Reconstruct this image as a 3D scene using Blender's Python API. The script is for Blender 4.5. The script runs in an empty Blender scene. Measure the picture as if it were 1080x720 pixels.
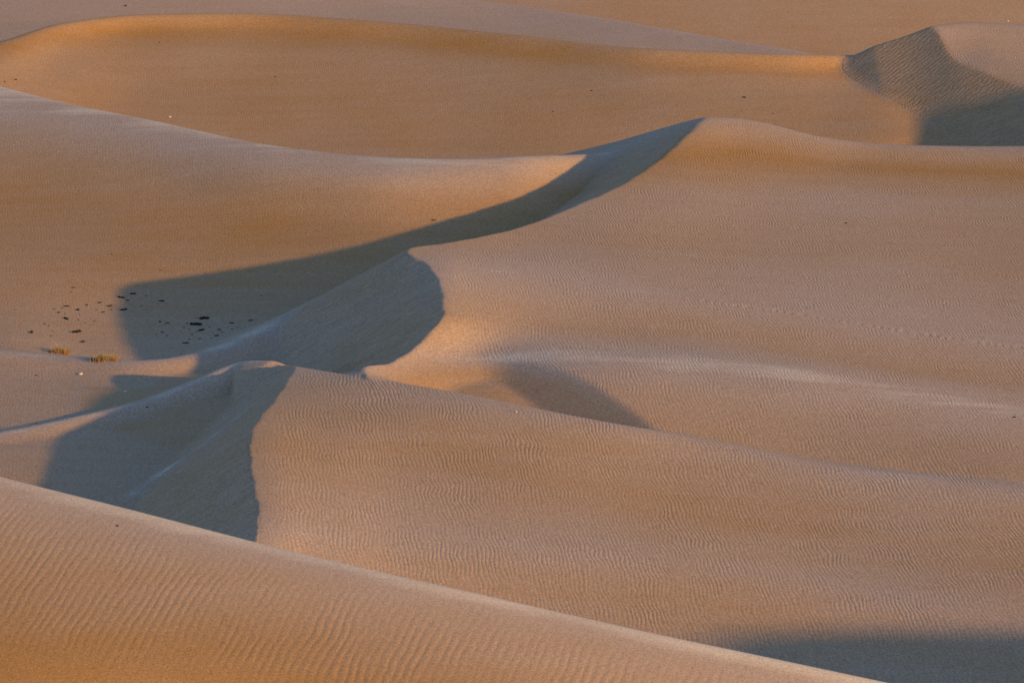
import bpy, math, random
import numpy as np
from mathutils import Vector, Quaternion

random.seed(7)
np.random.seed(7)
scene = bpy.context.scene
col = scene.collection

# ------------------------------------------------------------------ camera
H = 40.0                    # lens height above the valley floor, metres
F = 4398.0                  # focal length in photo pixels (photo 1080 x 720)
PITCH = math.radians(13.0)
cp, sp = math.cos(PITCH), math.sin(PITCH)

cam_data = bpy.data.cameras.new("camera")
cam = bpy.data.objects.new("camera", cam_data)
col.objects.link(cam)
cam.location = (0, 0, H)
cam.rotation_euler = (math.radians(90) - PITCH, 0, 0)
cam_data.sensor_fit = 'HORIZONTAL'
cam_data.sensor_width = 36.0
cam_data.lens = 36.0 * F / 1080.0
cam_data.clip_start = 0.5
cam_data.clip_end = 20000
scene.camera = cam

# sun: low, from the right and from behind the lens
SUN_EL, SUN_AZ = math.radians(12.8), math.radians(38)
L = np.array([math.cos(SUN_EL) * math.cos(SUN_AZ), -math.cos(SUN_EL) * math.sin(SUN_AZ), math.sin(SUN_EL)])


def ray(u, v):
    x = (u - 540.0) / F
    q = (360.0 - v) / F
    return x, cp + q * sp, -sp + q * cp          # direction (x right, y ahead, z up)


def at(u, v, z):
    """the spot on the sight line of a photo pixel that lies at height z"""
    rx, ry, rz = ray(u, v)
    k = (z - H) / rz
    return np.array([rx * k, ry * k, z])


def pts(lst):
    return np.array([at(*p) for p in lst])


# ------------------------------------------------------------------ surface helpers
def pchip(xk, yk, x):
    """monotone cubic through (xk, yk), held level outside"""
    xk = np.asarray(xk, float); yk = np.asarray(yk, float)
    h = np.diff(xk); dl = np.diff(yk) / h
    n = len(xk)
    m = np.zeros(n)
    if n == 2:
        m[:] = dl[0]
    else:
        w1 = 2 * h[1:] + h[:-1]; w2 = h[1:] + 2 * h[:-1]
        ok = dl[1:] * dl[:-1] > 0
        with np.errstate(divide='ignore', invalid='ignore'):
            m[1:-1] = np.where(ok, (w1 + w2) / (w1 / dl[:-1] + w2 / dl[1:]), 0)
        m[0], m[-1] = dl[0], dl[-1]
    x = np.clip(x, xk[0], xk[-1])
    i = np.clip(np.searchsorted(xk, x) - 1, 0, n - 2)
    t = (x - xk[i]) / h[i]
    return (yk[i] * (2 * t ** 3 - 3 * t ** 2 + 1) + h[i] * m[i] * (t ** 3 - 2 * t ** 2 + t)
            + yk[i + 1] * (-2 * t ** 3 + 3 * t ** 2) + h[i] * m[i + 1] * (t ** 3 - t ** 2))


def blur(Z, sig, axis):
    if sig <= 0:
        return Z
    r = int(3 * sig + 1)
    k = np.exp(-.5 * (np.arange(-r, r + 1) / sig) ** 2); k /= k.sum()
    pad = [(0, 0), (0, 0)]; pad[axis] = (r, r)
    Q = np.pad(Z, pad, mode='edge')
    out = np.zeros_like(Z)
    n = Z.shape[axis]
    for j, w in enumerate(k):
        out += w * (Q[j:j + n] if axis == 0 else Q[:, j:j + n])
    return out


class Loft:
    """dune surface drawn through crosswise lines; the first line is the crest, hidden lines follow it on the far side"""
    def __init__(self, rows, back, tint, sig=(5, 10)):
        self.rows = []
        for r in rows:
            P = pts(r)
            self.rows.append((P[:, 0] / P[:, 1], P[:, 1], P[:, 2]))
        a, d, z = self.rows[0]
        for dd, dz in back:
            self.rows.append((a, d + dd, z - dz))
        self.tint_rows = list(tint) + [tint[0] * .5] * len(back)
        self.sig = sig

    def __call__(self, x, y):
        a = x[0] / y[0]
        D = y[:, 0]
        ds = np.array([pchip(r[0], r[1], a) for r in self.rows])
        zs = np.array([pchip(r[0], r[2], a) for r in self.rows])
        out = np.empty(x.shape)
        tn = np.empty(x.shape)
        ts = np.array(self.tint_rows)
        for j in range(len(a)):
            o = np.argsort(ds[:, j], kind='stable')
            dj = ds[o, j].copy(); zj = zs[o, j]
            for i in range(1, len(dj)):
                if dj[i] < dj[i - 1] + .25:
                    dj[i] = dj[i - 1] + .25
            out[:, j] = pchip(dj, zj, D)
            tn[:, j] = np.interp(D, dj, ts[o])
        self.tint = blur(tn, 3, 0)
        return blur(blur(out, self.sig[0] * 1.45, 0), self.sig[1], 1)


def densify(P, n=10):
    """Catmull-Rom through the points"""
    P = np.asarray(P, float)
    Q = np.vstack([2 * P[0] - P[1], P, 2 * P[-1] - P[-2]])
    out = []
    for i in range(1, len(Q) - 2):
        for t in np.linspace(0, 1, n, endpoint=False):
            a, b, c, d = Q[i - 1], Q[i], Q[i + 1], Q[i + 2]
            out.append(0.5 * (2 * b + (c - a) * t + (2 * a - 5 * b + 4 * c - d) * t * t + (3 * b - a - 3 * c + d) * t ** 3))
    out.append(P[-1])
    return np.array(out)


def nearest(P, x, y):
    """signed distance to a crest line seen from above (positive on its left when walking along it), crest height and length there;
    worked out near the line only, the surroundings repeat the border"""
    P = np.asarray(P, float)
    aa, yy = x[0] / y[0], y[:, 0]
    pa = P[:, 0] / P[:, 1]
    r0, r1 = np.searchsorted(yy, (P[:, 1].min() - 30, P[:, 1].max() + 30))
    c0, c1 = np.searchsorted(aa, (pa.min() - .12, pa.max() + .12))
    r0, r1 = max(0, r0 - 1), min(len(yy), r1 + 1)
    c0, c1 = max(0, c0 - 1), min(len(aa), c1 + 1)
    xs, ys = x[r0:r1, c0:c1], y[r0:r1, c0:c1]
    best = np.full(xs.shape, 1e18)
    sgn = np.ones(xs.shape)
    zz = np.zeros(xs.shape)
    ss = np.zeros(xs.shape)
    acc = 0.0
    for i in range(len(P) - 1):
        ax, ay, az = P[i]
        dx, dy, dz = P[i + 1] - P[i]
        ln = math.hypot(dx, dy) + 1e-9
        qx, qy = xs - ax, ys - ay
        t = np.clip((qx * dx + qy * dy) / (ln * ln), 0.0, 1.0)
        ex, ey = qx - t * dx, qy - t * dy
        d2 = ex * ex + ey * ey
        m = d2 < best
        best[m] = d2[m]
        sgn[m] = np.where((dx * qy - dy * qx)[m] > 0, 1.0, -1.0)
        tm = t[m]
        zz[m] = az + tm * dz
        ss[m] = acc + tm * ln
        acc += ln
    pad = ((r0, x.shape[0] - r1), (c0, x.shape[1] - c1))
    return tuple(np.pad(q, pad, mode='edge') for q in (sgn * np.sqrt(best), zz, ss))


def smax(a, b, k):
    h = np.maximum(k - np.abs(a - b), 0) / k
    return np.maximum(a, b) + h * h * k * 0.25


def smin(a, b, k):
    return -smax(-a, -b, k)


def behind(C, steps):
    """hidden spots on the far side of a crest: (metres beyond, metres lower)"""
    out = []
    for p in C:
        for dd, dz in steps:
            s = (p[1] + dd) / p[1]
            out.append([p[0] * s, p[1] + dd, p[2] - dz])
    return np.array(out)


def slip(P, x, y, side, tan=0.62, over=3.0, ends=0.0):
    """slip face hanging off a brink line; side=+1: falls away on the left of the line"""
    d, z, s = nearest(P, x, y)
    d = d * side
    k = tan(s) if callable(tan) else tan
    return np.where(d > 0, z - k * d, z - over * d), d


# ------------------------------------------------------------------ the dunes, in photo pixels + height
# valley floor with the rounded hill on the left
S_hill = Loft([
    [(-330, 30, 3.2), (-150, 62, 3.1), (0, 87.5, 3.0), (80, 107.5, 2.95), (170, 125.5, 2.9), (300, 152.5, 2.9), (400, 163.5, 2.85), (480, 165.5, 2.9), (560, 161, 2.85), (605, 157, 2.72), (640, 156, 2.4), (720, 158, 1.5), (820, 170, .8)],
    [(-150, 95, 2.85), (0, 121, 2.75), (150, 148, 2.65), (300, 173, 2.65), (420, 183, 2.65), (540, 178, 2.6), (640, 172, 1.9), (820, 190, .7)],
    [(-150, 150, 1.7), (0, 165, 1.75), (150, 185, 1.75), (300, 203, 1.85), (420, 208, 1.95), (540, 205, 1.9), (640, 196, 1.45), (820, 220, .5)],
    [(-150, 215, .7), (0, 215, .85), (150, 225, .95), (300, 235, 1.05), (420, 240, 1.15), (540, 235, 1.15), (640, 225, 1.0), (820, 250, .3)],
    [(-150, 280, .3), (0, 270, .4), (150, 275, .4), (300, 280, .45), (420, 280, .55), (540, 270, .6), (820, 290, .2)],
    [(-150, 340, .15), (0, 330, .08), (150, 335, -.25), (300, 330, -.25), (420, 320, -.1), (820, 330, 0)],
    [(-150, 372, .3), (0, 372, .3), (90, 376, -.08), (200, 372, -.2), (300, 370, -.15), (820, 370, -.2)],
    [(-150, 400, .35), (0, 408, .42), (100, 410, .42), (200, 412, .45), (300, 410, .3), (820, 420, -.5)],
    [(-150, 440, .5), (0, 445, .55), (100, 445, .6), (200, 440, .6), (300, 450, .4), (820, 460, -.8)],
    [(-150, 480, .85), (0, 482, .9), (60, 490, .95), (200, 490, .8), (300, 500, .5), (820, 520, -1)],
    [(-150, 560, .7), (300, 570, .3), (820, 580, -1.5)],
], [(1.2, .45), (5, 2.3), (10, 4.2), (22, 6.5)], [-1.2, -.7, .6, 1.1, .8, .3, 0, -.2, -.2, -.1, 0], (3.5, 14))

spur_d = densify(pts([(428, 265, 3.5), (385, 289, 2.45), (320, 325, 1.25), (250, 359, .66), (200, 375, .6), (150, 381, .6), (90, 378, .5), (0, 372, .42), (-160, 360, .5)]))
spur_b = densify(pts([(285, 380, 2.2), (252, 382, 1.93), (215, 398, 1.5), (160, 420, 1.15), (100, 436, .95), (0, 458, .85), (-160, 490, .8)]))

# back basin
S_basin = Loft([
    [(-300, 110, 1.7), (-120, 75, 2.0), (0, 41, 2.4), (60, 22, 2.9), (150, 13, 3.0), (250, 12, 3.0), (400, 20, 3.0), (560, 35, 3.0), (700, 49, 3.0), (830, 55, 2.9), (920, 56, 2.6), (1000, 62, 2.0), (1150, 75, 1.2)],
    [(-300, 120, 1.5), (-120, 86, 1.8), (0, 52, 2.2), (60, 37, 2.33), (150, 29, 2.3), (250, 29, 2.28), (400, 37, 2.26), (560, 52, 2.26), (700, 65, 2.27), (830, 70, 2.24), (920, 69, 2.05), (1000, 74, 1.5), (1150, 90, .8)],
    [(-300, 130, 1.2), (-120, 100, 1.45), (0, 70, 1.8), (60, 58, 1.65), (150, 55, 1.55), (250, 55, 1.55), (400, 60, 1.6), (560, 72, 1.65), (700, 82, 1.75), (830, 85, 1.75), (920, 82, 1.75), (1000, 95, 1.4), (1150, 110, .4)],
    [(-300, 150, .7), (-120, 125, .9), (0, 100, 1.05), (150, 98, .45), (300, 105, .35), (450, 110, .4), (600, 112, .65), (740, 116, .85), (860, 118, .92), (930, 112, 1.12), (1000, 120, .75), (1150, 130, 0)],
    [(-300, 180, .4), (0, 140, .15), (150, 140, -.2), (300, 150, -.5), (450, 160, -.6), (600, 155, -.35), (740, 150, -.1), (860, 148, .15), (950, 145, .38), (1150, 150, -.3)],
    [(-300, 240, 0), (300, 200, -1), (800, 190, -1), (1150, 180, -.8)],
], [(.9, .45), (3, 1.6), (8, 3.8), (20, 5.8)], [.3, 1.5, .45, .7, .6, .3], (1.5, 10))

# dune in the far right corner
S_far_right = Loft([
    [(900, 24, 4.4), (985, 26, 4.4), (1000, 23.5, 4.4), (1040, 23, 4.3), (1080, 25, 4.2), (1200, 30, 4.0)],
    [(900, 45, 3.85), (995, 45, 3.78), (1040, 45, 3.8), (1080, 50, 3.65), (1200, 60, 3.4)],
    [(900, 62, 3.25), (1004, 62, 3.22), (1040, 68, 3.15), (1080, 76, 3.02), (1200, 88, 2.85)],
    [(900, 90, 2.7), (1000, 88, 2.66), (1050, 86, 2.69), (1080, 96, 2.53), (1200, 130, 1.9)],
    [(900, 130, 2), (1080, 135, 1.6), (1200, 160, 1.2)],
], [(3, 1.0), (8, 3.4), (18, 6)], [-.5, -.3, -.2, 0, 0], (3, 8))
slip_h_top = at(985, 28, 4.35)

# pale flat behind the basin and the big slope beyond
S_flat = Loft([
    [(-300, -30, .9), (380, -12, .9), (510, 0, .8), (650, 20, .6), (740, 36, .45), (830, 51, .3), (930, 70, 0)],
    [(-300, 0, .4), (300, 0, .45), (510, 8, .45), (650, 26, .4), (740, 40, .3), (830, 54, .2), (930, 74, -.2)],
    [(-300, 30, .1), (300, 20, .0), (650, 50, .0), (930, 90, -.5)],
], [(4, 1.2), (12, 4), (30, 8)], [-.8, -.6, -.4], (3, 10))

# the long dune: peak, plateau, bowl
brink_e_l = [(752, 108, 3.6), (745, 123, 3.97), (722, 145, 3.67), (700, 165, 3.45), (660, 192, 3.3), (610, 215, 3.2), (550, 239, 3.2), (480, 254, 3.55), (428, 264, 3.8), (448, 279, 3.88), (464, 300, 3.92), (467, 318, 3.85), (463, 338, 3.62), (440, 364, 3.2), (415, 378, 3.1), (385, 388, 3.1)]
S_main = Loft([
    [(500, 122, 3.95), (700, 122, 3.95), (745, 121.5, 3.97), (772, 122, 3.87), (800, 126, 3.72), (870, 143, 3.27), (930, 150, 3.02), (1000, 152, 2.97), (1080, 152, 3.08), (1130, 148, 3.4), (1200, 142, 3.8), (1300, 136, 4.2)],
    [(500, 160, 3.6), (700, 163, 3.45), (785, 161, 3.2), (900, 174, 2.75), (1080, 181, 2.6), (1250, 185, 2.6)],
    [(400, 215, 3.3), (610, 214, 3.2), (720, 207, 3.05), (820, 207, 2.78), (1050, 212, 2.45), (1250, 212, 2.4)],
    [(400, 265, 4.0), (480, 255, 3.55), (560, 253, 3.2), (660, 255, 3.02), (780, 257, 2.72), (900, 262, 2.52), (1050, 270, 2.3), (1250, 275, 2.2)],
    [(400, 290, 4.0), (465, 290, 3.94), (500, 290, 3.72), (560, 290, 3.45), (680, 308, 3.08), (820, 328, 2.72), (1080, 366, 2.15), (1250, 390, 1.9)],
    [(400, 335, 3.8), (465, 335, 3.75), (500, 337, 3.5), (550, 341, 3.18), (600, 345, 3.02), (740, 355, 2.72), (900, 380, 2.35), (1080, 408, 2.0), (1250, 430, 1.8)],
    [(385, 388, 3.1), (430, 381, 2.85), (500, 377, 2.68), (560, 377, 2.85), (600, 377, 2.95), (640, 378, 2.96), (720, 381, 2.9), (830, 393, 2.75), (950, 410, 2.4), (1080, 432, 2.05), (1250, 460, 1.7)],
    [(385, 420, 2.8), (560, 420, 2.6), (690, 438, 2.35), (760, 442, 2.25), (830, 448, 2.15), (950, 470, 1.95), (1080, 495, 1.8), (1250, 520, 1.5)],
    [(385, 540, 1.0), (740, 540, 1.0), (880, 535, 1.1), (1080, 560, .8), (1250, 580, .6)],
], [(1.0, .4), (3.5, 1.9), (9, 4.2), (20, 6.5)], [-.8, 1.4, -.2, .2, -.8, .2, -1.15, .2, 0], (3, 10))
brink_e = pts(brink_e_l)
brink_e = densify(np.vstack([brink_e, brink_e[-1] + [.3, -3, -1.2], brink_e[-1] + [1.5, -12, -4]]))
bowl_r = at(650, 412, 2.75)
bowl_l = at(480, 378.5, 2.62)
bowl_ridge = densify(pts([(420, 404, 2.05), (465, 402, 2.32), (500, 399, 2.40), (540, 397, 2.40), (575, 399, 2.15), (600, 406, 1.5)]))

# the nearer dune with the curled brink
brink_b_l = [(304, 381, 2.47), (310, 386, 2.54), (305, 397, 2.65), (290, 420, 2.98), (268, 450, 3.2), (262, 475, 3.2), (266, 505, 3.2), (273, 535, 3.15), (272, 560, 3.1), (268, 600, 2.9), (262, 660, 2.4)]
S_near = Loft([
    [(-60, 465, .3), (60, 442, .6), (160, 418, 1.3), (215, 398, 1.3), (255, 381.5, 1.95), (285, 379, 2.4), (312, 383, 2.5), (350, 389, 2.7), (400, 395, 2.95), (480, 409, 2.95), (560, 425, 2.88), (650, 442, 2.7), (740, 458, 2.35), (860, 482, 2.0), (1000, 500, 1.8), (1150, 515, 1.7)],
    [(150, 420, 2.95), (290, 420, 2.98), (340, 420, 2.98), (420, 430, 2.95), (560, 452, 2.65), (720, 490, 2.0), (880, 525, 1.55), (1040, 550, 1.3), (1200, 560, 1.2)],
    [(150, 475, 3.2), (265, 475, 3.25), (340, 480, 2.95), (420, 482, 2.62), (560, 500, 2.25), (720, 535, 1.65), (880, 560, 1.25), (1040, 590, 1.0), (1200, 600, .9)],
    [(150, 535, 3.1), (273, 535, 3.15), (340, 538, 2.82), (420, 538, 2.42), (560, 550, 1.98), (720, 575, 1.52), (880, 600, 1.1), (1040, 625, .9), (1200, 640, .75)],
    [(150, 565, 3.0), (273, 565, 3.05), (340, 565, 2.7), (420, 568, 2.28), (560, 575, 1.9), (720, 592, 1.47), (880, 618, 1.05), (1040, 648, .8), (1200, 670, .6)],
    [(150, 640, 2.2), (340, 612, 2.25), (420, 615, 1.88), (560, 622, 1.47), (720, 640, 1.08), (880, 662, .7), (1040, 690, .4), (1200, 710, .3)],
    [(150, 760, .3), (560, 740, .2), (1200, 770, .1)],
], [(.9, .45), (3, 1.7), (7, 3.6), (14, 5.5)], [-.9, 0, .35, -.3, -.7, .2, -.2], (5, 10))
_p = at(304, 381, 2.47)
brink_b = densify(np.vstack([_p + [-1.2, 6, -2.5], _p + [-.3, 2.2, -.7], pts(brink_b_l)]))

# small nicks and bulges along the brinks
for line, amp in ((brink_b, .03), (brink_e, .035)):
    q = np.r_[0, np.cumsum(np.linalg.norm(np.diff(line[:, :2], axis=0), axis=1))]
    line[:, 0] += amp * (np.sin(q * 2.1 + 1) + .7 * np.sin(q * 4.7) + .5 * np.sin(q * 8.3 + 2))

# foreground dune
S_front = Loft([
    [(-250, 436, 18.8), (-120, 469, 18.6), (0, 502, 18.3), (150, 540, 18.0), (300, 579, 17.7), (450, 614, 17.4), (600, 648, 17.0), (750, 681, 16.6), (930, 719, 16.0), (1100, 760, 15.2), (1300, 815, 14.0)],
    [(-250, 466, 18.6), (0, 530, 18.12), (300, 604, 17.57), (600, 672, 16.89), (930, 742, 15.9), (1300, 840, 13.9)],
    [(-250, 530, 18.0), (0, 590, 17.63), (300, 650, 17.2), (600, 718, 16.58), (930, 790, 15.55), (1300, 890, 13.5)],
    [(-250, 640, 16.9), (0, 680, 16.83), (300, 725, 16.55), (600, 790, 16.0), (930, 860, 15.0), (1300, 960, 12.9)],
    [(-250, 850, 14.5), (0, 850, 14.9), (300, 880, 14.6), (600, 920, 14.5), (930, 980, 13.5), (1300, 1080, 11.5)],
], [(.7, .32), (2.0, 1.5), (10, 7.5), (24, 20)], [-1.7, -.6, .2, 1.2, 1.4], (1.2, 12))

# ridge outside the frame on the right: its shade reaches the hollow
shade_ridge = densify(np.array([[40.5, 93, 4.0], [44, 92.5, 11.0], [49, 92, 13.9], [70, 90.5, 14.4], [100, 87, 13.5], [135, 84, 4.0]]))
shade_ridge_far = densify(np.array([[33, 206, 2.6], [38.3, 206, 5.0], [45.4, 206, 7.5], [55, 206, 10.0], [72, 205, 10.0], [100, 204, 4.0]]))


def ridge(P, x, y, left, right, r=0.35):
    d, z, s = nearest(P, x, y)
    k = np.where(d > 0, left, right)
    return z - k * (np.sqrt(d * d + r * r) - r)


NAMES = ['hill', 'spur_d', 'spur_b', 'basin', 'far_right', 'flat', 'slope', 'main', 'bowl', 'near', 'front', 'shade', 'lookout', 'plain']


def heights(x, y):
    """height of every dune at plan position, their union, the dune on top, and how much wind ripple each spot carries"""
    lay = {}
    fade = lambda z, k: z - k
    lay['hill'] = S_hill(x, y)
    d, zc, s = nearest(spur_d, x, y)
    rr = np.clip(0.25 + s * 0.05, 0.25, 1.5)
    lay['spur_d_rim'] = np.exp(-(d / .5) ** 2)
    lay['spur_d'] = zc - np.where(d > 0, .33, .5) * (np.sqrt(d * d + rr * rr) - rr)
    d, zc, s = nearest(spur_b, x, y)
    rr = np.clip(0.2 + s * 0.05, 0.2, 1.2)
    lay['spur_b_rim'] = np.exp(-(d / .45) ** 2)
    lay['spur_b'] = zc - np.where(d > 0, .33, .5) * (np.sqrt(d * d + rr * rr) - rr)
    lay['basin'] = S_basin(x, y)
    px, py = x - slip_h_top[0], y - slip_h_top[1]
    pl = slip_h_top[2] + .372 * px + .305 * np.minimum(py, .4) - .5 * np.maximum(py - .4, 0) + (-.10) * np.sin(np.pi * np.clip((1.2 - px) / 5, 0, 1)) ** 2 - .10 * np.clip(-px - 3.3, 0, None)
    sfr = S_far_right(x, y)
    dfr = sfr - pl
    lay['far_right'] = smin(sfr, pl, .10)
    lay['flat'] = S_flat(x, y)
    lay['slope'] = smin(-1.5 + 0.16 * (y - 272 + 0.10 * x) + 0.6 * np.sin(x * .06 + 1), 24 + 0 * x, 14)
    e, de = slip(brink_e, x, y, -1, lambda s: np.interp(s, [0, 12, 26, 36], [.35, .42, .56, .58]))
    sm = smin(S_main(x, y), e, .10)
    right = bowl_r[2] + .385 * (x - bowl_r[0]) + .30 * (y - bowl_r[1])
    right = right + np.clip(y - 160, 0, None) * 2 + np.clip(148 - y, 0, None) * 1.2 + np.clip(x - 6.5, 0, None) * 1.2
    sst = lambda q: np.clip(q, 0, 1) ** 2 * (3 - 2 * np.clip(q, 0, 1))
    dep = 1.5 * sst((x + 6.2) / 6.2) * sst((159.5 - y) / 6) * sst((y - 147) / 3) * sst((9 - x) / 3)
    c = smax(right, sm - dep, .25)
    c = smin(sm, np.where(dep > 1e-4, c, sm + 1), np.maximum(.08 * np.clip(dep / .3, 0, 1), 1e-3))
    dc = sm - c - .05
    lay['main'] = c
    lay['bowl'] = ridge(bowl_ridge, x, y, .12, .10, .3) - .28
    b, db = slip(brink_b, x, y, -1, .62)
    lay['near'] = smin(S_near(x, y), b, .07)
    lay['front'] = S_front(x, y)
    lay['shade'] = ridge(shade_ridge, x, y, .5, .4, 1.6)
    lay['shade'] = np.maximum(lay['shade'], ridge(shade_ridge_far, x, y, .5, .45, .8))
    # the tall dune the photograph is taken from
    r = np.sqrt(x * x + (y * 1.0) ** 2)
    lay['lookout'] = 38.3 - 0.60 * (np.sqrt(r * r + 4) - 2)
    lay['plain'] = -1.5 + 0.5 * np.sin(x * .013 + 1.3) * np.sin(y * .017) * 2 + 0 * x
    return lay, dict(e=de, c=dc, b=db, h=dfr)


def taper(lay, x, y):
    """thin-plate sheets are trusted near the view only; outside they sink into the plain"""
    a = np.abs(x / np.maximum(y, 1.0))
    out = np.clip((a - 0.20) / 0.25, 0, 1) ** 1.5 * 40
    for n in ('hill', 'basin', 'far_right', 'flat', 'main', 'near', 'front'):
        lay[n] = lay[n] - out
    far = np.clip((y - 300) / 40, 0, None)
    for n in ('basin', 'far_right', 'flat', 'main', 'near', 'front', 'hill'):
        lay[n] = lay[n] - far * 10
    # windows in depth where each dune may exist
    def gate(n, lo, hi, soft):
        g = np.clip((lo - y) / soft, 0, None) + np.clip((y - hi) / soft, 0, None)
        lay[n] = lay[n] - g * 3
    gate('basin', 214, 285, 3)
    gate('far_right', 212, 241, 2)
    gate('flat', 245, 330, 4)
    gate('hill', 128, 242, 6)
    gate('main', 138, 235, 4)
    gate('near', 112, 172, 4)
    gate('front', 40, 100, 6)


TINTS = dict(hill=lambda q: S_hill.tint, basin=lambda q: S_basin.tint, far_right=lambda q: S_far_right.tint, flat=lambda q: S_flat.tint,
             main=lambda q: S_main.tint, near=lambda q: S_near.tint, front=lambda q: S_front.tint,
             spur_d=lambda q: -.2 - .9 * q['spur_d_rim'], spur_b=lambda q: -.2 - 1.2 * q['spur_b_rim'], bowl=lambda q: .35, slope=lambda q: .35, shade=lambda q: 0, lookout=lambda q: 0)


def union(x, y):
    lay, ds = heights(x, y)
    taper(lay, x, y)
    ks = dict(hill=.3, spur_d=.35, spur_b=.3, basin=.3, far_right=.3, flat=.4, slope=.8, main=.22, bowl=.12, near=.25, front=.3, shade=.4, lookout=.5)
    z = lay['plain']
    tint = np.zeros(x.shape)
    who = np.full(x.shape, NAMES.index('plain'))
    for n in NAMES[:-1]:
        m = lay[n] > z
        who = np.where(m, NAMES.index(n), who)
        tint = np.where(m, TINTS[n](lay), tint)
        z = smax(z, lay[n], ks[n])
    return z, who, ds, tint


# ------------------------------------------------------------------ grid that follows the view
core = np.linspace(-0.150, 0.150, 1150)
g = 0.150 + np.cumsum(0.0004 * 1.09 ** np.arange(1, 75))
g = g[g < 2.2]
A = np.concatenate([-g[::-1], core, g])
D = [3.0]
while D[-1] < 60:
    D.append(D[-1] * 1.06)
while D[-1] < 300:
    D.append(D[-1] + max(0.05, 0.075 * (D[-1] / 110) ** 1.1))
while D[-1] < 6000:
    D.append(D[-1] * 1.02)
D = np.array(D)
X = A[None, :] * D[:, None]
Y = np.repeat(D[:, None], len(A), 1)
Z, WHO, DS, TINT = union(X, Y)
TINT = blur(blur(TINT, 3, 0), 4, 1)
Z = blur(blur(Z, 1.1, 0), 1.3, 1)
# a low wind-cut scarp running across the long dune
scarp = densify(pts([(690, 312, 3.0), (760, 320, 2.9), (820, 328, 2.75), (900, 339, 2.6), (1000, 354, 2.35), (1080, 365, 2.2), (1200, 380, 2.0)]))
sd_, _, ss_ = nearest(scarp, X, Y)
wob = .22 * np.sin(X * .5 + 1.3 * np.sin(X * .27)) + .05 * np.sin(X * 5.1 + 2 * np.sin(X * 1.1))
sd_ = sd_ + wob
amp = np.clip(ss_ / 2.5, 0, 1) * (WHO == NAMES.index('main'))
dash = np.clip(.45 + .55 * np.sin(X * 17 + 2.2 * np.sin(X * 2.9)) + .4 * np.sin(X * 1.3 + np.sin(X * .7)), 0, 1)
Z = Z + amp * (.018 * np.exp(-((sd_ - .5) / .45) ** 2) - .022 * dash * np.exp(-(sd_ / .16) ** 2))


def hit(u, v):
    """where the sight line of a photo pixel meets the sand"""
    rx, ry, rz = ray(u, v)
    a = rx / ry
    j = int(np.clip(np.searchsorted(A, a), 1, len(A) - 1))
    w = (a - A[j - 1]) / (A[j] - A[j - 1])
    zc = Z[:, j - 1] * (1 - w) + Z[:, j] * w
    line = H + D * rz / ry
    i = np.where((zc >= line) & (D > 60))[0][0]
    g0, g1 = line[i - 1] - zc[i - 1], zc[i] - line[i]
    t = g0 / (g0 + g1 + 1e-12)
    d = D[i - 1] + t * (D[i] - D[i - 1])
    return (a * d, d, H + d * rz / ry), i, j


# a low tongue of slid sand running down the shaded slip face of the nearer dune
tongue = densify(np.array([hit(u, v)[0] for u, v in [(284, 415), (262, 432), (236, 453), (205, 476), (175, 498), (142, 522)]]))
td, _, ts_ = nearest(tongue, X, Y)
tq = np.exp(-(td / .30) ** 2) * np.clip(ts_ / 2, 0, 1) * np.isin(WHO, [NAMES.index('near'), NAMES.index('spur_b'), NAMES.index('hill')])
tq = tq * (.75 + .25 * np.sin(X * 2.3 + Y * 1.1))
Z = Z + .13 * blur(blur(tq, 2, 0), 2, 1)

NR, NC = X.shape

# analytic normals of the whole landscape, shared by all dunes so that joins do not show
def grad_normals(X, Y, Z):
    P = np.stack([X, Y, Z], -1)
    du = np.empty_like(P); dv = np.empty_like(P)
    du[:, 1:-1] = P[:, 2:] - P[:, :-2]; du[:, 0] = P[:, 1] - P[:, 0]; du[:, -1] = P[:, -1] - P[:, -2]
    dv[1:-1] = P[2:] - P[:-2]; dv[0] = P[1] - P[0]; dv[-1] = P[-1] - P[-2]
    n = np.cross(du, dv)
    return n / np.linalg.norm(n, axis=-1, keepdims=True)

NRM = grad_normals(X, Y, Z)

# ------------------------------------------------------------------ materials
def new_mat(name):
    m = bpy.data.materials.new(name)
    m.use_nodes = True
    nt = m.node_tree
    nt.nodes.clear()
    return m, nt, nt.nodes, nt.links


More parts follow.
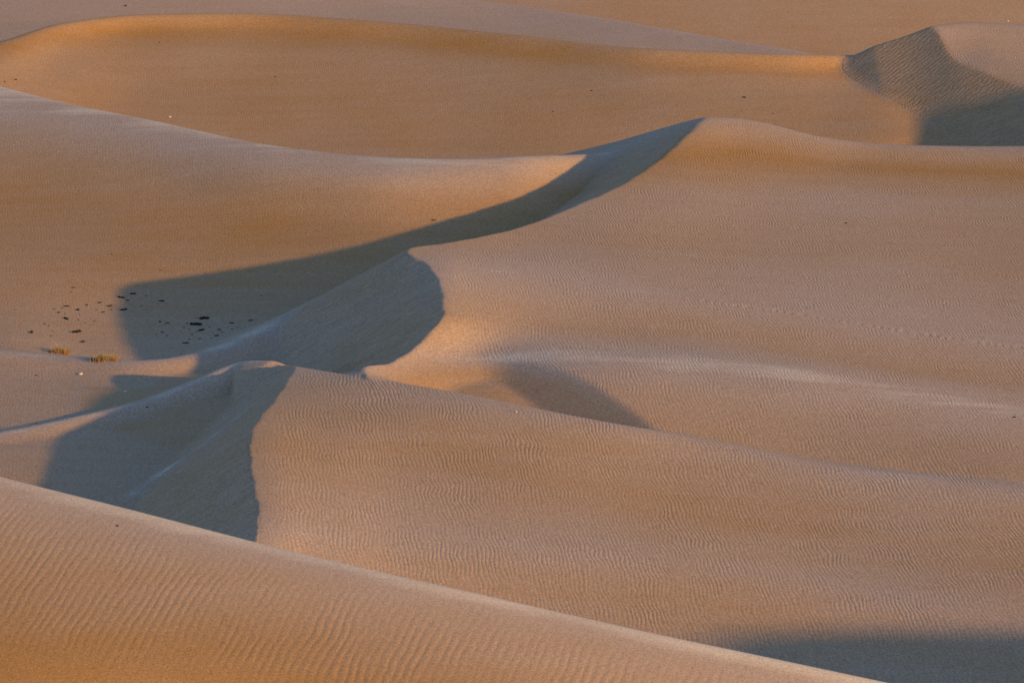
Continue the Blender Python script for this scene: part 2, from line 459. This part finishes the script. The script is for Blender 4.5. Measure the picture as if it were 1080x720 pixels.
def sand_material(name, wl, lean, amp, b1, b2, grain_scale, fine_scale, fine_amp, keep, flute=None):
    m, nt, N, K = new_mat(name)
    out = N.new('ShaderNodeOutputMaterial')
    bs = N.new('ShaderNodeBsdfPrincipled')
    bs.inputs['Roughness'].default_value = .95
    bs.inputs['Specular IOR Level'].default_value = .1
    K.new(bs.outputs[0], out.inputs[0])
    geo = N.new('ShaderNodeNewGeometry')
    pos = geo.outputs['Position']

    def noise(scale, detail=2, rough=.5, vec=None):
        n = N.new('ShaderNodeTexNoise')
        n.inputs['Scale'].default_value = scale
        n.inputs['Detail'].default_value = detail
        n.inputs['Roughness'].default_value = rough
        K.new(vec or pos, n.inputs['Vector'])
        return n

    def math_(op, a, b=None):
        n = N.new('ShaderNodeMath'); n.operation = op
        for i, q in enumerate((a, b)):
            if q is None: continue
            if isinstance(q, (int, float)): n.inputs[i].default_value = q
            else: K.new(q, n.inputs[i])
        return n.outputs[0]

    def mapping(scale, rot=0):
        mp = N.new('ShaderNodeMapping')
        mp.inputs['Scale'].default_value = scale
        mp.inputs['Rotation'].default_value = (0, 0, rot)
        K.new(pos, mp.inputs['Vector'])
        return mp.outputs[0]

    # colour: ochre sand, ordinary sand and pale sand that also paints the bright glare along the crests, with uneven borders; fine grains
    och = N.new('ShaderNodeAttribute'); och.attribute_name = 'ochre'
    slow = noise(.12, 4, .6, mapping((1, .35, 1))).outputs['Fac']
    wind = noise(.9, 4, .6, mapping((.16, 1, 1), math.radians(-4))).outputs['Fac']
    tt = math_('ADD', och.outputs['Fac'], math_('MULTIPLY', math_('SUBTRACT', slow, .5), 1.3))
    tt = math_('ADD', tt, math_('MULTIPLY', math_('SUBTRACT', wind, .5), 1.1))
    tt = math_('ADD', math_('MULTIPLY', tt, .35), .5)
    ramp = N.new('ShaderNodeValToRGB')
    ramp.color_ramp.elements[0].position = .0; ramp.color_ramp.elements[0].color = (.68, .56, .45, 1)
    e2 = ramp.color_ramp.elements.new(.17); e2.color = (.495, .366, .292, 1)
    last = ramp.color_ramp.elements[len(ramp.color_ramp.elements) - 1]; last.position = 1.0; last.color = (.435, .230, .082, 1)
    mid = ramp.color_ramp.elements.new(.5); mid.color = (.476, .318, .212, 1)
    K.new(tt, ramp.inputs[0])
    grain = noise(grain_scale, 4, .9).outputs['Fac']
    gr = N.new('ShaderNodeMapRange')
    gr.inputs['From Min'].default_value = .3; gr.inputs['From Max'].default_value = .7
    gr.inputs['To Min'].default_value = .55; gr.inputs['To Max'].default_value = 1.45
    K.new(grain, gr.inputs['Value'])
    mul = N.new('ShaderNodeMixRGB'); mul.blend_type = 'MULTIPLY'; mul.inputs[0].default_value = 1
    K.new(ramp.outputs[0], mul.inputs[1]); K.new(gr.outputs[0], mul.inputs[2])
    # slid sand on the slip faces lies in faintly darker and paler runs
    sla = N.new('ShaderNodeAttribute'); sla.attribute_name = 'slipface'
    run = noise(2.6, 4, .7, mapping((.35, 1.9, .35), math.radians(14))).outputs['Fac']
    runs = math_('ADD', 1.0, math_('MULTIPLY', math_('MULTIPLY', math_('SUBTRACT', run, .5), .75), sla.outputs['Fac']))
    mul2 = N.new('ShaderNodeMixRGB'); mul2.blend_type = 'MULTIPLY'; mul2.inputs[0].default_value = 1
    K.new(mul.outputs[0], mul2.inputs[1]); K.new(runs, mul2.inputs[2])
    K.new(mul2.outputs[0], bs.inputs['Base Color'])

    # wind ripples: crests run away from the lens, short, bent and broken by noise
    rip = N.new('ShaderNodeAttribute'); rip.attribute_name = 'ripple'
    bend = noise(.35, 2, .5).outputs['Fac']
    bend2 = noise(1.5, 3, .55, mapping((1, .5, 1))).outputs['Fac']
    mp = mapping((1, 1, 1), math.radians(lean))
    sx = N.new('ShaderNodeSeparateXYZ'); K.new(mp, sx.inputs[0])
    ph = math_('ADD', math_('MULTIPLY', sx.outputs[0], 2 * math.pi / wl), math_('ADD', math_('MULTIPLY', bend, b1), math_('MULTIPLY', bend2, b2)))
    wave = math_('SINE', ph)
    w2 = math_('MULTIPLY', wave, wave)
    wv = math_('ADD', wave, math_('MULTIPLY', w2, -.35))
    patch = noise(.8, 4, .65, mapping((1, .5, 1))).outputs['Fac']
    pr = N.new('ShaderNodeMapRange'); pr.inputs['From Min'].default_value = .38; pr.inputs['From Max'].default_value = .62
    pr.inputs['To Min'].default_value = keep; pr.inputs['To Max'].default_value = 1.0
    K.new(patch, pr.inputs['Value'])
    hr = math_('MULTIPLY', math_('MULTIPLY', wv, amp), math_('MULTIPLY', rip.outputs['Fac'], pr.outputs[0]))
    fine = math_('MULTIPLY', noise(fine_scale, 4, .7).outputs['Fac'], fine_amp)
    # avalanche streaks down the slip faces
    sl = N.new('ShaderNodeAttribute'); sl.attribute_name = 'slipface'
    st = math_('MULTIPLY', noise(4, 4, .7, mapping((.5, 1.8, .5), math.radians(18))).outputs['Fac'], .03)
    st = math_('MULTIPLY', st, sl.outputs['Fac'])
    if flute is not None:
        fm = mapping((1, 1, 1), flute)
        fx = N.new('ShaderNodeSeparateXYZ'); K.new(fm, fx.inputs[0])
        fb = noise(.9, 3, .6).outputs['Fac']; fc = noise(1.1, 3, .6, mapping((1.6, .5, 1), flute)).outputs['Fac']
        fw = math_('SINE', math_('ADD', math_('MULTIPLY', fx.outputs[0], 2 * math.pi / .33), math_('MULTIPLY', fb, 16)))
        st = math_('ADD', st, math_('MULTIPLY', math_('MULTIPLY', fw, math_('MULTIPLY', fc, .010)), sl.outputs['Fac']))
    tot = math_('ADD', math_('ADD', hr, fine), st)
    bp = N.new('ShaderNodeBump')
    bp.inputs['Strength'].default_value = 1.0
    bp.inputs['Distance'].default_value = 1.0
    K.new(tot, bp.inputs['Height'])
    K.new(bp.outputs[0], bs.inputs['Normal'])
    return m


SAND = sand_material('rippled_sand', .145, -6, .0042, 26, 13, 10, 9, .010, .2)
SAND_FAR = sand_material('fluted_sand', .145, -6, .0042, 26, 13, 10, 9, .010, .2, flute=math.radians(52))
SAND_FRONT = sand_material('coarse_rippled_sand', .175, 14, .0032, 14, 7, 22, 24, .0045, .35)

# where the wind leaves ripples: not on slip faces, not on sharp crests
slope_deg = np.degrees(np.arccos(np.clip(NRM[..., 2], -1, 1)))
RIP = np.clip((24 - slope_deg) / 8, 0, 1)
is_slip = np.zeros_like(Z)
for k, nm in (('e', 'main'), ('b', 'near'), ('h', 'far_right')):
    is_slip = np.maximum(is_slip, ((DS[k] > 0) & (WHO == NAMES.index(nm)) & ((slope_deg > 22) | (nm != 'main'))).astype(float))
for k, nm in (('e', 'main'), ('b', 'near')):
    dd = -DS[k]
    RIP = np.where((dd < 1.2) & (WHO == NAMES.index(nm)), RIP * np.clip(dd / 1.2, 0, 1), RIP)
RIP = np.where(WHO == NAMES.index('main'), RIP * (1 - .8 * np.clip(DS['c'] / .2, 0, 1)), RIP)
ycrest = np.interp(X[0] / Y[0], S_front.rows[0][0], S_front.rows[0][1])[None, :]
RIP = np.where(WHO == NAMES.index('front'), RIP * np.clip((ycrest - Y - .3) / 2.2, 0, 1), RIP)
for n, f in dict(hill=.4, spur_d=.1, spur_b=.1, basin=.5, far_right=.8, flat=.3, slope=.2, main=.9, bowl=.2, near=1.15, front=.8).items():
    RIP = np.where(WHO == NAMES.index(n), RIP * f, RIP)

# ------------------------------------------------------------------ one object for each dune
GROUPS = [
    (('front',), 'sand_dune', 'large rippled foreground dune with a straight pale crest sloping down to the right'),
    (('near',), 'sand_dune', 'rippled dune with a curled brink and shaded slip face just behind the foreground dune'),
    (('main', 'bowl'), 'sand_dune', 'long plateau dune with the pointed peak and the shaded steep flank down to a hollow bowl'),
    (('spur_b',), 'sand_dune', 'low smooth spur running left from the curled brink, shaded on its top'),
    (('spur_d',), 'sand_dune', 'low smooth spur in front of the debris, with two grass tufts on its end'),
    (('hill',), 'sand_dune', 'broad rounded hill with the flat valley floor strewn with dark debris'),
    (('basin',), 'sand_dune', 'wide smooth basin slope below the long thin far crest with an orange rim'),
    (('far_right',), 'sand_dune', 'far dune in the upper right corner with a streaked brown slip face'),
    (('flat', 'slope'), 'sand_dune', 'farthest pale flat and orange slope above the long thin crest'),
    (('plain', 'shade', 'lookout'), 'ground', 'sandy ground around the dunes'),
]
gid = np.zeros(len(NAMES), int)
for i, (ns, _, _) in enumerate(GROUPS):
    for n in ns:
        gid[NAMES.index(n)] = i
G = gid[WHO]
# a quad belongs to the dune of its lowest-numbered corner
QG = np.minimum(np.minimum(G[:-1, :-1], G[1:, :-1]), np.minimum(G[:-1, 1:], G[1:, 1:]))
idx = np.arange(NR * NC).reshape(NR, NC)
quads = np.stack([idx[:-1, :-1], idx[:-1, 1:], idx[1:, 1:], idx[1:, :-1]], -1).reshape(-1, 4)
QGf = QG.reshape(-1)
CO = np.stack([X, Y, Z], -1).reshape(-1, 3)
NF = NRM.reshape(-1, 3)
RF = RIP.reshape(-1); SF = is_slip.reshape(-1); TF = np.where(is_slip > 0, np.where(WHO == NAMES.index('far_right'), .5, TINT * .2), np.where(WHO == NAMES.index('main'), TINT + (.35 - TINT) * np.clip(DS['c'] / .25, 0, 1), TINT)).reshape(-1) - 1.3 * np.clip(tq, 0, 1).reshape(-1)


def mesh_from(name, co, faces, nrm=None, attrs=None):
    me = bpy.data.meshes.new(name)
    nf = len(faces)
    k = faces.shape[1]
    me.vertices.add(len(co)); me.vertices.foreach_set('co', co.astype(np.float32).ravel())
    me.loops.add(nf * k); me.loops.foreach_set('vertex_index', faces.astype(np.int32).ravel())
    me.polygons.add(nf); me.polygons.foreach_set('loop_start', np.arange(0, nf * k, k, dtype=np.int32))
    me.polygons.foreach_set('use_smooth', np.ones(nf, bool))
    me.update(calc_edges=True)
    me.validate()
    for n, a in (attrs or {}).items():
        at_ = me.attributes.new(n, 'FLOAT', 'POINT')
        at_.data.foreach_set('value', a.astype(np.float32))
    if nrm is not None:
        me.normals_split_custom_set_from_vertices(nrm.tolist())
    return me


for i, (ns, name, label) in enumerate(GROUPS):
    q = quads[QGf == i]
    if not len(q):
        continue
    used, inv = np.unique(q, return_inverse=True)
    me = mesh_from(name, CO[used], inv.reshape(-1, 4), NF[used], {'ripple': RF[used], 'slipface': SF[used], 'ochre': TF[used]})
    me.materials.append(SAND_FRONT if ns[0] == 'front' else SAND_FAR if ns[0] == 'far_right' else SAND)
    o = bpy.data.objects.new(name, me)
    col.objects.link(o)
    o['label'] = label
    o['category'] = 'dune' if name == 'sand_dune' else 'ground'
    o['kind'] = 'structure'
    if name == 'sand_dune':
        o['group'] = 'sand dunes'

# ------------------------------------------------------------------ small things on the sand
def plain_mat(name, base, var=.3, scale=30, rough=.9):
    m, nt, N, K = new_mat(name)
    out = N.new('ShaderNodeOutputMaterial'); bs = N.new('ShaderNodeBsdfPrincipled')
    bs.inputs['Roughness'].default_value = rough
    bs.inputs['Specular IOR Level'].default_value = .15
    K.new(bs.outputs[0], out.inputs[0])
    tc = N.new('ShaderNodeTexCoord'); n = N.new('ShaderNodeTexNoise'); n.inputs['Scale'].default_value = scale; n.inputs['Detail'].default_value = 3
    K.new(tc.outputs['Object'], n.inputs['Vector'])
    r = N.new('ShaderNodeValToRGB')
    r.color_ramp.elements[0].position = .3; r.color_ramp.elements[0].color = tuple(c * (1 - var) for c in base) + (1,)
    r.color_ramp.elements[1].position = .7; r.color_ramp.elements[1].color = tuple(c * (1 + var) for c in base) + (1,)
    K.new(n.outputs['Fac'], r.inputs[0]); K.new(r.outputs[0], bs.inputs['Base Color'])
    return m


DARK = plain_mat("dark_debris", (.030, .022, .016))
PALE = plain_mat("pale_stone", (.62, .57, .50), .15)
STRAW = plain_mat("dry_straw", (.38, .30, .17), .35, 12)
STEM = plain_mat("orange_stem", (.40, .19, .055), .35, 12)


def lump(V, Fc, c, r, rnd, seg=8, rings=5):
    """an irregular flattened lump"""
    b = len(V)
    ph = [rnd.uniform(0, 6.28) for _ in range(4)]
    for i in range(rings + 1):
        th = math.pi * i / rings
        for j in range(seg):
            f = 2 * math.pi * j / seg
            q = 1 + .22 * math.sin(2 * f + ph[0]) + .16 * math.sin(3 * f + ph[1] + th) + .1 * rnd.uniform(-1, 1)
            V.append((c[0] + r[0] * q * math.sin(th) * math.cos(f), c[1] + r[1] * q * math.sin(th) * math.sin(f), c[2] + r[2] * math.cos(th) * (1 + .15 * math.sin(f + ph[2]))))
    for i in range(rings):
        for j in range(seg):
            k = (j + 1) % seg
            Fc.append((b + i * seg + j, b + (i + 1) * seg + j, b + (i + 1) * seg + k, b + i * seg + k))


def stick(V, Fc, p, q, r0, r1, n=4):
    p, q = Vector(p), Vector(q)
    ax = (q - p).normalized()
    e = ax.orthogonal().normalized(); f = ax.cross(e)
    b = len(V)
    for c, r in ((p, r0), (q, r1)):
        for k in range(n):
            t = 2 * math.pi * k / n
            V.append(tuple(c + e * (r * math.cos(t)) + f * (r * math.sin(t))))
    for k in range(n):
        m = (k + 1) % n
        Fc.append((b + k, b + m, b + n + m, b + n + k))
    Fc.append(tuple(b + n + k for k in range(n)))


def mesh_py(name, V, Fc, mat, smooth=False):
    me = bpy.data.meshes.new(name)
    me.from_pydata(V, [], Fc)
    me.update()
    me.materials.append(mat)
    if smooth:
        me.polygons.foreach_set('use_smooth', [True] * len(me.polygons))
    return me


def scrap_mesh(k, twigs):
    """unit-width scrap of dark dry plant matter: broken lumps with a few twigs lying across them"""
    rnd = random.Random(100 + k)
    V, Fc = [], []
    n = rnd.randint(3, 5)
    for i in range(n):
        t = (i + .5) / n - .5
        lump(V, Fc, (t * .8 + rnd.uniform(-.06, .06), .35 * t * rnd.choice((-1, 1)) + rnd.uniform(-.12, .12), .06), (rnd.uniform(.13, .22), rnd.uniform(.13, .26), rnd.uniform(.10, .19)), rnd)
    for i in range(twigs):
        a = rnd.uniform(0, 6.28); l = rnd.uniform(.3, .6)
        c = (rnd.uniform(-.35, .35), rnd.uniform(-.3, .3), .08)
        stick(V, Fc, c, (c[0] + l * math.cos(a), c[1] + l * math.sin(a), rnd.uniform(.02, .22)), .022, .008)
    return mesh_py("debris_scrap", V, Fc, DARK)


SCRAPS = [scrap_mesh(k, t) for k, t in enumerate((2, 3, 4, 2, 5, 3))]


def put(name, me, u, v, w, label, cat, group, rz=None, squash=1.0):
    p, i, j = hit(u, v)
    n = NRM[i, j]
    o = bpy.data.objects.new(name, me)
    col.objects.link(o)
    o.location = p
    q = Vector((float(n[0]), float(n[1]), float(n[2]))).to_track_quat('Z', 'Y')
    o.rotation_mode = 'QUATERNION'
    o.rotation_quaternion = q @ Quaternion((0, 0, 1), random.uniform(-.5, .5) if rz is None else rz)
    wm = 1.08 * w * p[1] / F
    o.scale = (wm, wm * random.uniform(.8, 1.25) * squash, wm * .8)
    o['label'] = label
    o['category'] = cat
    if group:
        o['group'] = group
    return o


GD = 'dark debris scattered on the valley floor'
BIG = [
    (33.9, 350.6, 9, 'dark debris lump farthest left of the scatter, alone above the left grass tuft'),
    (70, 336.3, 9, 'dark double debris lump on the sunlit sand above the left grass tuft'),
    (81.8, 326.8, 6, 'square upright dark debris piece amid the sunlit scatter'),
    (81.1, 350, 11, 'widest dark debris lump on the sunlit sand, above and between the two grass tufts'),
    (87.8, 360.6, 8, 'dark debris lump on sunlit sand closest to the tufted ridge'),
    (128.3, 313.9, 8, 'dark debris lump right at the edge of the shade'),
    (140.1, 310.1, 7, 'dark debris lump just inside the top edge of the shade'),
    (130.4, 326.8, 8, 'broken dark debris cluster in the shade beside the sunlit scatter'),
    (215, 335.8, 11, 'long curved dark debris strip, topmost of the cluster in the shade'),
    (206, 342.5, 12, 'widest ragged dark debris piece in the shaded cluster, under the curved strip'),
    (212.5, 348.3, 9, 'dark debris lump below the ragged piece in the shaded cluster'),
    (195.3, 361.8, 6, 'dark debris lump lowest of the shaded cluster, nearest the smooth spur'),
    (244.4, 340.7, 5, 'upright dark debris tuft in the shade right of the main cluster'),
    (264.3, 337.9, 5, 'dark debris lump at the right end of the scatter near the shaded spur'),
    (170.6, 317.4, 6, 'small winged dark debris pair high in the shade'),
    (457.7, 232.3, 4.5, 'lone dark lump on the sunlit slope right on the shade edge of the long dune'),
]
SUNNY = [(77.2, 303.5, 4.5), (70.7, 323, 6), (66, 325, 3), (91.5, 321.7, 4), (105, 319.2, 5), (115.8, 322.6, 5.5), (117.5, 327, 3), (108.9, 329.2, 4.5), (102, 327, 2.5), (82.8, 337.5, 3), (89.4, 340.3, 2),
         (99.4, 338.6, 2.5), (47, 341.7, 4), (51, 343.5, 3), (55.8, 349.4, 3), (53.8, 354.2, 3), (73.5, 350, 3), (61.7, 329.6, 4), (68.6, 330.6, 2.5), (57, 326, 3), (75, 308, 2.5), (84, 332, 2)]
SHADY = [(134.2, 316.8, 4), (154.3, 312, 3), (166.4, 320.6, 2.5), (174.7, 320.3, 2), (149, 322.6, 2.5), (154, 326.4, 2.2), (133, 347, 2), (168.5, 339.3, 4.5), (176.8, 340.7, 5), (174, 343, 2), (171.3, 350.4, 4.5), (165, 352.8, 2.5), (176, 354, 3),
         (197, 341, 3), (194.2, 345.6, 3), (191, 349.7, 2.2), (202.5, 352.5, 3), (199.7, 358, 2.5), (210.8, 357.4, 3.2), (221, 345, 2.2), (231, 347.6, 5), (228.2, 354.2, 5), (234, 350, 2.2), (240, 346, 2.2), (244.9, 347.2, 3), (250, 345.6, 2.5),
         (257.8, 346, 2.2), (275.4, 311.5, 2.5), (246.3, 328.2, 2), (181, 366.7, 2), (176.8, 377.4, 2.6), (190.7, 373.5, 2), (200, 347.5, 3), (223, 357, 2), (110, 352, 1.8), (139, 329, 2)]
k = 0
for u, v, w, lab in BIG:
    put('debris_scrap', SCRAPS[k % 6], u, v, w, lab, 'debris', GD if u < 300 else None, squash=.8); k += 1
for u, v, w in SUNNY:
    put('debris_scrap', SCRAPS[k % 6], u, v, w, 'tiny dark debris scrap on the sunlit sand around the larger lumps', 'debris', GD, squash=.8); k += 1
for u, v, w in SHADY:
    put('debris_scrap', SCRAPS[k % 6], u, v, w, 'tiny dark debris scrap on the shaded sand around the larger lumps', 'debris', GD, squash=.8); k += 1


def stone_mesh(k, mat):
    rnd = random.Random(300 + k)
    V, Fc = [], []
    lump(V, Fc, (0, 0, .12), (.5, .38, .30), rnd, 9, 6)
    lump(V, Fc, (rnd.uniform(-.3, .3), rnd.uniform(-.2, .2), .06), (.28, .30, .18), rnd, 8, 5)
    return mesh_py("stone", V, Fc, mat, True)


DSTONE = [stone_mesh(k, DARK) for k in range(3)]
PSTONE = [stone_mesh(10 + k, PALE) for k in range(3)]
for i, (u, v, w, lab) in enumerate([
    (132.5, 6.6, 3, 'dark pebble on the grey flat beyond the far crest'),
    (16.8, 84.3, 2.6, 'dark pebble on the basin slope just above the hill crest, larger of two'),
    (5, 86.5, 2, 'dark pebble on the basin slope just above the hill crest, smaller of two'),
    (290.3, 81.3, 2, 'dark pebble alone in the left half of the wide basin'),
    (624, 96.2, 2.2, 'dark pebble in the middle of the wide basin, left of the peak'),
    (583.5, 117.8, 1.8, 'dark pebble low in the wide basin, left of the peak'),
    (785, 103, 3, 'dark pebble in the basin just above the pointed peak, larger of two'),
    (815, 120, 1.6, 'dark pebble in the basin just above the dune right of the peak, smaller of two'),
    (892.5, 235.3, 2.8, 'dark pebble alone on the rippled plateau of the long dune'),
    (1070, 440, 3, 'dark pebble at the right end of the pale crest band'),
    (169, 285, 1.8, 'dark pebble on the sunlit slope above the debris scatter'),
    (118, 268.5, 1.6, 'tiny dark pebble higher on the sunlit slope above the debris scatter'),
    (38.3, 395.8, 2.4, 'dark pebble on the sunlit flat below the left grass tuft'),
    (38, 446.5, 2.2, 'dark pebble beside the low spur at its far left end'),
    (155, 429, 2.5, 'dark pebble in the shade beside the low spur'),
    (124, 554.3, 3, 'dark pebble on the foreground dune below its crest'),
    (168, 45, 1.6, 'tiny dark pebble high on the basin slope under the far crest'),
]):
    put('pebble', DSTONE[i % 3], u, v, w, lab, 'stone', 'dark pebbles on the dunes')
for i, (u, v, w, lab) in enumerate([
    (178.8, 123.6, 3.2, 'pale stone on the crest of the rounded hill'),
    (85, 394.6, 5, 'pale flat stone on the sunlit flat below the right grass tuft'),
    (132, 413.2, 4, 'pale stone in the shade on the flat left of the curled brink'),
    (544.3, 434.3, 2.6, 'pale stone on the rippled dune just below the hollow bowl'),
    (1063, 22.6, 2.4, 'pale stone near the far dune crest in the upper right corner'),
]):
    put('pebble', PSTONE[i % 3], u, v, w, lab, 'stone', 'pale stones on the dunes')


def blade(V, Fc, base, az, lean, ln, w, bow):
    """one thin curved grass blade with a folded section"""
    b = len(V)
    n = 4
    cx, sx = math.cos(az), math.sin(az)
    for i in range(n + 1):
        t = i / n
        out = ln * (math.sin(lean) * t + bow * t * t)
        up = ln * (math.cos(lean) * t - bow * .6 * t * t)
        ww = w * (1 - t) ** .7 + .0008
        px, py = base[0] + cx * out, base[1] + sx * out
        V.append((px - sx * ww, py + cx * ww, base[2] + up))
        V.append((px + cx * ww * .4, py + sx * ww * .4, base[2] + up + ww * .3))
        V.append((px + sx * ww, py - cx * ww, base[2] + up))
    for i in range(n):
        q = b + i * 3
        Fc.append((q, q + 1, q + 4, q + 3)); Fc.append((q + 1, q + 2, q + 5, q + 4))


def tuft(u, v, wpx, hpx, label, seed, nb):
    rnd = random.Random(seed)
    p, i, j = hit(u, v)
    s = p[1] / F
    W, Hh = wpx * s, hpx * s
    root = bpy.data.objects.new('grass_tuft', None)
    col.objects.link(root)
    root.location = (p[0], p[1], p[2] - .03)
    root['label'] = label; root['category'] = 'grass tuft'; root['group'] = 'dry grass tufts on the low spur'
    V, Fc = [], []
    for i in range(nb):
        x = rnd.gauss(0, .27) * W; x = max(-.5 * W, min(.5 * W, x)); y = rnd.gauss(0, .16) * W
        k = 1 - .45 * abs(x) / (.5 * W)
        blade(V, Fc, (x, y, 0), rnd.uniform(0, 6.28), rnd.uniform(.05, .6), Hh * rnd.uniform(.65, 1.15) * k, rnd.uniform(.004, .009), rnd.uniform(.05, .4))
    o = bpy.data.objects.new('foliage', mesh_py('foliage', V, Fc, STRAW)); col.objects.link(o); o.parent = root
    V, Fc = [], []
    for i in range(nb // 2):
        x = rnd.uniform(-.30, .46) * W; y = rnd.gauss(-.05, .12) * W
        a = rnd.uniform(0, 6.28); l = Hh * rnd.uniform(.25, .55); t = rnd.uniform(.1, .7)
        stick(V, Fc, (x, y, 0), (x + l * math.sin(t) * math.cos(a), y + l * math.sin(t) * math.sin(a), l * math.cos(t)), .012, .005)
    o = bpy.data.objects.new('stems', mesh_py('stems', V, Fc, STEM)); col.objects.link(o); o.parent = root
    V, Fc = [], []
    for i in range(14):
        x = rnd.uniform(-.48, -.02) * W
        lump(V, Fc, (x, rnd.uniform(-.08, .1) * W, .03), (rnd.uniform(.03, .07) * W, rnd.uniform(.03, .07) * W, Hh * rnd.uniform(.12, .26)), rnd, 7, 4)
    o = bpy.data.objects.new('dead_base', mesh_py('dead_base', V, Fc, plain_mat("dead_base", (.075, .05, .03)))); col.objects.link(o); o.parent = root


tuft(62.0, 372.5, 23, 13, 'small dry grass tuft with dark base and pale blades, leaning left on the low spur', 11, 260)
tuft(110.0, 379.5, 31, 11, 'wider dry grass tuft with bright orange stems on the low spur at the shade edge', 12, 340)

# ------------------------------------------------------------------ light
world = bpy.data.worlds.new("World")
scene.world = world
world.use_nodes = True
wn = world.node_tree.nodes
bg = wn.get('Background') or wn.new('ShaderNodeBackground')
sky = wn.new('ShaderNodeTexSky')
sky.sky_type = 'NISHITA'
sky.sun_disc = False
sky.sun_elevation = SUN_EL
sky.sun_rotation = math.atan2(L[0], L[1])
world.node_tree.links.new(sky.outputs[0], bg.inputs[0])
bg.inputs[1].default_value = .14
sky.ozone_density = 3.2
sky.dust_density = .6

sd = bpy.data.lights.new("sun", 'SUN')
sd.energy = 3.6
sd.angle = math.radians(1.0)
sd.color = (1.0, .56, .12)
so = bpy.data.objects.new("sun", sd)
col.objects.link(so)
so.rotation_euler = Vector(L).to_track_quat('Z', 'Y').to_euler()
so.location = (60, -60, 80)

vs = scene.view_settings
vs.view_transform = 'Standard'
vs.look = 'None'
vs.exposure = 0.44
vs.gamma = 1
vs.use_curve_mapping = False
